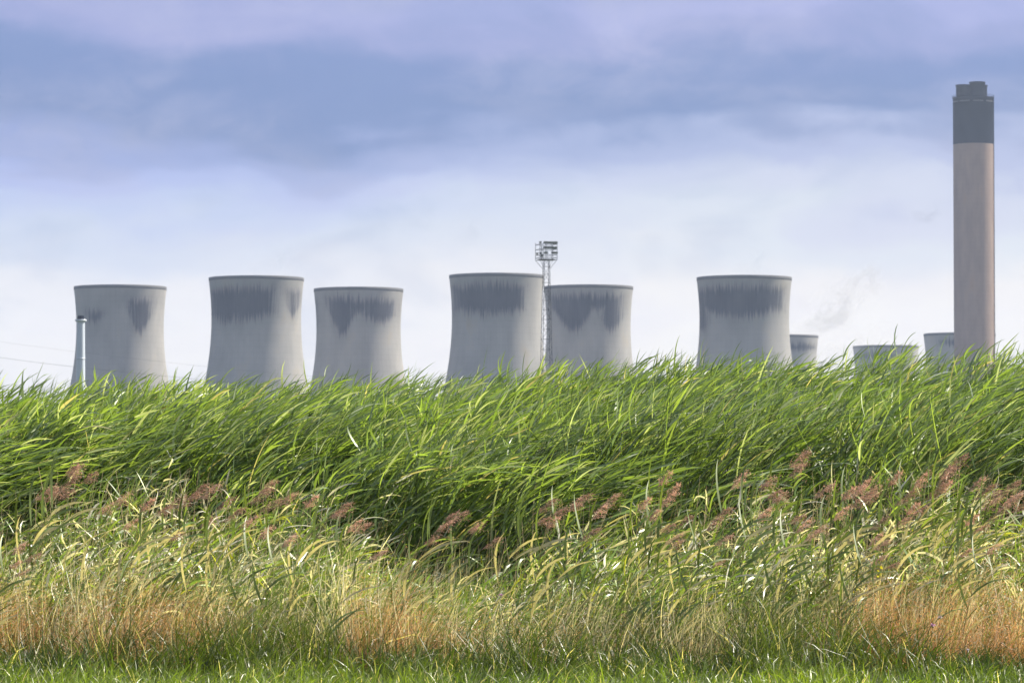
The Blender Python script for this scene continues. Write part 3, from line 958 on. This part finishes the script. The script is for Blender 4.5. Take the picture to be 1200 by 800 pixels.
# ---- fine dry orange and straw grass in front
def dry():
    s = Soup()
    n = 27000
    x = rng.uniform(-7.4, 7.4, n); y = rng.uniform(24.7, 26.7, n)
    xp = xpix(x, y)
    orange = np.interp(xp, [-150, 0, 210, 290, 400, 430, 480, 510, 640, 760, 930, 990, 1200, 1400], [.8, .9, .85, .40, .25, .85, .85, .30, .35, .20, .18, .85, .95, .9])
    edge = 24.95 + .55 * vnoise(x * 1.3, x * 0, 33) + .3 * vnoise(x * 4, x * 0, 34)
    patch = vnoise(x * 1.5, y * 1.2, 51) * .6 + vnoise(x * 4.2, y * 3.5, 52) * .4
    orange = np.clip(orange * (.72 + 1.0 * patch), 0, 1)
    keep = (rng.random(n) < .20 + .9 * orange) & (y > edge)
    x, y, xp, orange = x[keep], y[keep], xp[keep], orange[keep]; n = len(x)
    pt = vnoise(x * 2.2, y * 2.2, 15); pt2 = vnoise(x * 6, y * 6, 16)
    H = (.36 + .34 * orange) * (.50 + .60 * rng.random(n)) * (.60 + .45 * pt + .3 * pt2)
    a = rng.uniform(-pi, pi, n); sp_ = np.abs(rng.normal(.22, .2, n))
    tuft = (vnoise(x * 3.4, y * 3.4, 17) - .35) * .7
    d0 = nrm(np.stack([np.cos(a) * sp_ + tuft, np.sin(a) * sp_, np.ones(n)], -1))
    B = np.stack([.10 + .4 * rng.random(n) + tuft * .4, rng.normal(0, .35, n), -.30 * rng.random(n)], -1)
    isor = rng.random(n) < orange * 1.15 * (.45 + pt)
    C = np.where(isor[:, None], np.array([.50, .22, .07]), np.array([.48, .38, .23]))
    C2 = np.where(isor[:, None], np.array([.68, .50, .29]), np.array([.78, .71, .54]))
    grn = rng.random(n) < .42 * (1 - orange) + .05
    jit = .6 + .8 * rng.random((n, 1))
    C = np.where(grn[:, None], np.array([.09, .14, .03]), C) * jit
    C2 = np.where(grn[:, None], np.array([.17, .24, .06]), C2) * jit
    flat = rng.random(n) < .42
    d0f = nrm(rng.normal(0, 1, (n, 3)) * [1, 1, .3] + [.3, 0, .75])
    P0 = np.stack([x, y, np.full(n, -.02)], -1)
    d0 = np.where(flat[:, None], d0f, d0)
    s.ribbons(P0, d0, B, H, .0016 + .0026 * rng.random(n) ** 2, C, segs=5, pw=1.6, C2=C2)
    # loose seed panicles: many specks round the upper part of each culm
    K = 42
    t = .25 + .75 * rng.random((n, K))
    dn = nrm(d0 + .25 * B)
    pp = P0[:, None, :] + dn[:, None, :] * (H[:, None] * t)[..., None]
    off = rng.normal(0, 1, (n, K, 3)) * np.array([.050, .050, .036])
    pp = pp + off
    sel = np.repeat(~grn, K) & (rng.random(n * K) < .75)
    pp = pp.reshape(-1, 3)[sel]
    m = len(pp)
    CC = np.where(np.repeat(isor, K)[sel][:, None], np.array([.70, .37, .14]), np.array([.80, .72, .54])) * (.5 + 1.0 * rng.random((m, 1)))
    s.ribbons(pp, nrm(rng.normal(0, 1, (m, 3)) + [.3, 0, .3]), np.zeros((m, 3)), .008 + .022 * rng.random(m) ** 2, np.full(m, .0030), CC, segs=1, root=1.0)
    o = s.build('dry_grass', M_DRY)
    tag(o, 'fine dry orange and straw grass with loose seed heads above the short green turf', 'dry grass', kind='stuff')
dry()

# ---- short green turf in front
def turf():
    s = Soup()
    n = 70000
    x = rng.uniform(-7.2, 7.2, n)
    y = 21.0 + 5.1 * rng.random(n) ** .62
    pt = vnoise(x * 1.6, y * 1.6, 20); pt2 = vnoise(x * 5.5, y * 5.5, 21)
    keep = rng.random(n) < .12 + 1.2 * pt2 ** 1.3
    x, y, pt, pt2 = x[keep], y[keep], pt[keep], pt2[keep]; n = len(x)
    edge = np.clip((y - 24.0) / 1.2, 0, 1)
    H = (.05 + .07 * pt + .14 * pt2 + edge * (.06 + .12 * pt + .30 * pt * pt2)) * (.5 + .8 * rng.random(n))
    a = rng.uniform(-pi, pi, n); sp_ = np.abs(rng.normal(.35, .35, n))
    tuft = (vnoise(x * 4.1, y * 4.1, 22) - .4) * 1.2
    d0 = nrm(np.stack([np.cos(a) * sp_ + tuft, np.sin(a) * sp_, np.ones(n)], -1))
    B = np.stack([rng.normal(.25, .7, n), rng.normal(0, .6, n), -1.1 * rng.random(n)], -1)
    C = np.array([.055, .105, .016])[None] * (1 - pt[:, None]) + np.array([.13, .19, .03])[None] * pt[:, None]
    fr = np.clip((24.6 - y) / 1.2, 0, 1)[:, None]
    C = C * (.55 + .55 * fr) + np.array([.02, .02, 0]) * fr  # shade along the dry grass border painted into the blade colour
    pale = rng.random(n) < .06
    C[pale] = [.50, .46, .30]
    C = C * (.6 + .8 * rng.random((n, 1)))
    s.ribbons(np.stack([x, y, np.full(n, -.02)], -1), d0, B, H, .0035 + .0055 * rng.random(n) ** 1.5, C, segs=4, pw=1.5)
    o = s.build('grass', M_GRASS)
    tag(o, 'short bright green turf along the front of the reed bed', 'grass', kind='stuff')
turf()

# ---- reeds with brown plumes: each one a thing
def plumed_variant(seed):
    """unit reed, 1 m tall to the plume tip, plume drooping towards +X"""
    global rng
    keep = rng; rng = np.random.default_rng(seed)
    random.seed(seed)
    res = {}
    h = 1.0
    t = np.linspace(0, 1, 9)
    lean = .06 + .28 * rng.random()
    cx_ = lean * t ** 2.2; czz = t * .83
    pos = np.stack([cx_, .02 * np.sin(t * 3 + seed), czz], -1)[None]
    s = Soup(); s.tubes(pos, np.linspace(.0035, .0014, 9)[None], np.array([[.27, .24, .12]]))
    res['stem'] = s
    tipp = pos[0, -1]; dirn = nrm(pos[0, -1] - pos[0, -2])
    s = Soup()
    nb = 36
    Lp = .09 + .08 * rng.random()
    tb = rng.random(nb) ** 1.1
    ax = nrm(dirn + np.array([.35, 0, 0]))
    root_p = tipp + ax * (tb[:, None] * Lp * .75)
    root_p[:, 0] += .03 * tb ** 2; 
    a = rng.normal(0, 1.2, nb)
    side = np.stack([np.cos(a), np.sin(a), rng.normal(0, .5, nb)], -1)
    d0 = nrm(ax * 1.0 + side * .75)
    B = np.stack([.9 + .4 * rng.random(nb), rng.normal(0, .2, nb), -.3 - .6 * rng.random(nb)], -1)
    Lb = Lp * (.58 - .36 * tb) * (.6 + .6 * rng.random(nb))
    base = np.array([.50, .365, .28]) * (.65 + .55 * rng.random())
    s.ribbons(root_p, d0, B, Lb, np.full(nb, .0022), np.repeat(base[None], nb, 0), segs=4)
    # spikelets along the branches
    K = 7
    tk = .2 + .8 * rng.random((nb, K))
    pk = root_p[:, None] + d0[:, None] * (Lb[:, None] * tk)[..., None] + B[:, None] * (Lb[:, None] * tk ** 2.2 * .45)[..., None] + rng.normal(0, .006, (nb, K, 3))
    pk = pk.reshape(-1, 3); m = len(pk)
    Ck = base[None] * np.array([[1.15, 1.0, .95]]) * (.5 + 1.0 * rng.random((m, 1)))
    s.ribbons(pk, nrm(rng.normal(0, .5, (m, 3)) + [.8, 0, .1]), np.zeros((m, 3)), .008 + .006 * rng.random(m), np.full(m, .0032), Ck, segs=1, root=1.0)
    s.tubes(np.stack([tipp, tipp + ax * Lp * .45, tipp + ax * Lp * .8 + np.array([.02, 0, -.004])])[None], np.array([[.0016, .001, .0005]]), np.repeat(base[None], 1, 0))
    res['plume'] = s
    lv = []
    for i in range(6):
        tl = .3 + .62 * (i / 6) + .05 * rng.random()
        p, dd = pick(pos, np.array([[tl]]))
        aa = rng.normal(0, .7) + (pi if i % 3 == 2 else 0)
        s = Soup()
        d0 = nrm(dd[0] + .6 * np.array([[cos(aa), sin(aa), 0]]))
        Bv = np.array([[.5, 0, -.7]]) + rng.normal(0, .2, (1, 3))
        cc = np.array([[.12, .17, .035]]) if rng.random() < .7 else np.array([[.46, .42, .26]])
        s.ribbons(p[0], d0, Bv, np.array([.24 + .12 * rng.random()]), np.array([.017]), cc, segs=7)
        lv.append(s)
    res['leaves'] = lv
    rng = keep
    me = {}
    def mk(sp, nm, mat):
        m = np_mesh(nm, np.concatenate(sp.V), np.concatenate(sp.Q), np.concatenate(sp.C))
        m.materials.append(mat)
        return m
    return dict(stem=mk(res['stem'], 'stem', M_MIX), plume=mk(res['plume'], 'plume', M_PLUME),
                leaves=[mk(s, 'leaf', M_MIX) for s in lv], tip=tipp + ax * Lp)

variants = [plumed_variant(40 + i) for i in range(9)]
plume_px = [(92, 541), (110, 550), (65, 563), (82, 571), (130, 584), (152, 572), (175, 581), (196, 590), (245, 562), (233, 572),
            (271, 577), (286, 590), (325, 557), (313, 567), (345, 572), (368, 577), (215, 618), (345, 622), (28, 632), (46, 645),
            (255, 600), (300, 600), (160, 604), (412, 584), (400, 594), (430, 608), (535, 597), (528, 606), (566, 607), (648, 580),
            (681, 577), (662, 592), (722, 573), (711, 586), (781, 549), (789, 571), (757, 580), (787, 611), (797, 628), (640, 603),
            (872, 547), (908, 552), (950, 521), (940, 536), (978, 560), (1017, 555), (1050, 549), (1031, 562), (1085, 547), (1130, 527),
            (1121, 542), (1110, 560), (1152, 553), (1163, 562), (1173, 570), (1192, 559), (1198, 572), (1140, 600), (1152, 612),
            (1082, 590), (1062, 601), (912, 571), (902, 590), (855, 590), (847, 601), (972, 610), (1003, 622), (1033, 620), (1043, 646),
            (1048, 657), (1132, 640), (852, 652), (938, 600), (992, 588), (1012, 575), (1180, 590), (700, 615), (455, 640), (812, 600), (20, 655)]
zones = [(0, 75, 'below the gap left of the narrow white chimney'), (75, 200, 'below the tower with the small round stain'),
         (200, 300, 'below the broad-stained tall tower'), (300, 390, 'below the gap before the twin-stained tower'),
         (390, 500, 'below the twin-stained tower'), (500, 625, 'below the tower left of the floodlight mast'),
         (625, 690, 'below the floodlight mast'), (690, 800, 'below the heart-stained tower'),
         (800, 895, 'below the lone stained tower'), (895, 960, 'below the half hidden tower'),
         (960, 1000, 'below the smoke drifting over the reeds'), (1000, 1080, 'below the lowest distant tower'),
         (1080, 1118, 'just left of the giant chimney foot'), (1118, 1170, 'straight below the giant chimney'), (1170, 1300, 'right of the giant chimney')]
ordn = ['', 'second', 'third', 'fourth', 'fifth', 'sixth', 'seventh', 'eighth', 'ninth', 'tenth', 'eleventh', 'twelfth', 'thirteenth', 'fourteenth', 'fifteenth', 'sixteenth', 'seventeenth', 'eighteenth']
random.seed(21)
for px, py in random.sample(plume_px, 34):
    plume_px.append((px + random.choice((-1, 1)) * random.uniform(9, 20), py + random.uniform(-6, 22)))
plume_px.sort()
cnt = {}
for px, py in plume_px:
    zi = next(i for i, z in enumerate(zones) if z[0] <= px < z[1])
    cnt.setdefault(zi, []).append((px, py))
random.seed(5)
first = {}
for zi, lst in cnt.items():
    for k, (px, py) in enumerate(lst):
        v = random.randrange(len(variants)); V_ = variants[v]
        Z = 26.7 + random.uniform(-.35, .6) - (py - 540) * .012
        x, y, z = P(px, py, Z)
        sc_ = z / V_['tip'][2] * 1.0
        wsc = min(1.15, max(.95, sc_))
        root = empty('plumed_reed', (x - V_['tip'][0] * wsc, y, 0), random.uniform(-.35, .35))
        st = bpy.data.objects.new('stem', V_['stem']); col.objects.link(st); st.parent = root
        pl = bpy.data.objects.new('plume', V_['plume']); col.objects.link(pl); pl.parent = root
        for m in V_['leaves']:
            lf = bpy.data.objects.new('leaf', m); col.objects.link(lf); lf.parent = root
        root.scale = (wsc, wsc, sc_)
        where = zones[zi][2]
        if len(lst) == 1: lab = 'brown plumed reed, the only one ' + where
        elif k == 0: lab = 'brown plumed reed, leftmost ' + where
        elif k == len(lst) - 1: lab = 'brown plumed reed, rightmost ' + where
        else: lab = 'brown plumed reed, ' + ordn[k] + ' from left ' + where
        tag(root, lab, 'reed', 'brown plumed reeds along the front of the tall reeds')

# ---- knapweed flowers
M_PINK = plain_mat('pink_petal', (0.80, 0.48, 0.70), 0.6)
M_PALE = plain_mat('pale_petal', (0.75, 0.66, 0.68), 0.6)
M_STEMG = plain_mat('green_stem', (0.10, 0.14, 0.04), 0.6)
def flower(px, py, Z, mat, label, r=.016):
    x, y, z = P(px, py, Z)
    root = empty('meadow_flower', (x, y, 0))
    link('stem', bars('stem', [((-.05, .02, 0), (-.02, 0, z * .6), .002), ((-.02, 0, z * .6), (0, 0, z - .008), .0016)], sides=5), M_STEMG, root)
    bm = bmesh.new()
    bmesh.ops.create_icosphere(bm, subdivisions=2, radius=r * .42, matrix=Matrix.Translation((0, 0, z - .006)))
    me = bpy.data.meshes.new('bud'); bm.to_mesh(me); bm.free(); link('bud', me, M_STEMG, root)
    s = Soup(); n = 46
    d = nrm(rng.normal(size=(n, 3)) * [1, 1, .5] + [0, -.2, .75])
    s.ribbons(np.tile([[0, 0, z]], (n, 1)), d, rng.normal(0, .3, (n, 3)), r * (.7 + .6 * rng.random(n)), np.full(n, r * .32), np.ones((n, 3)), segs=3)
    s.build('petals', mat, root)
    tag(root, label, 'flower')
flower(1092, 732, 25.2, M_PINK, 'small pink flower in the orange dry grass at the right', .019)
flower(1100.5, 723, 25.3, M_PALE, 'tiny pale flower just above the pink flower in orange grass', .016)
flower(1133, 761, 24.9, M_PALE, 'pale flower low down at the foot of the orange dry grass', .014)
flower(587, 697, 26.0, M_PINK, 'lone faded pink flower in the straw grass below the tower left of the mast', .017)

# ---- yellow-leaved bindweed sprigs
def sprig(px, py, Z, n, label):
    x, y, z = P(px, py, Z)
    root = empty('yellow_sprig', (x, y, 0))
    link('stem', bars('stem', [((-.12, .05, 0), (-.05, .02, z * .6), .003), ((-.05, .02, z * .6), (0, 0, z), .002)], sides=5), M_STEMG, root)
    s = Soup()
    t = rng.random(n) ** .7
    p = np.stack([-.05 + .05 * t, .02 - .02 * t, z * (.62 + .38 * t)], -1) + rng.normal(0, .02, (n, 3))
    C = np.array([[.45, .42, .04]]) * (.7 + .5 * rng.random((n, 1)))
    s.ribbons(p, nrm(rng.normal(size=(n, 3)) + [0, -.5, .2]), rng.normal(0, .3, (n, 3)), .022 + .016 * rng.random(n), .016 + .008 * rng.random(n), C, segs=4, root=.6)
    s.build('leaves', M_MIX, root)
    tag(root, label, 'plant')
sprig(1036, 660, 25.9, 12, 'climbing sprig with bright yellow leaves left of the orange grass')
sprig(1006, 668, 25.9, 7, 'small yellow-leaved sprig, the leftmost of the two yellow ones')
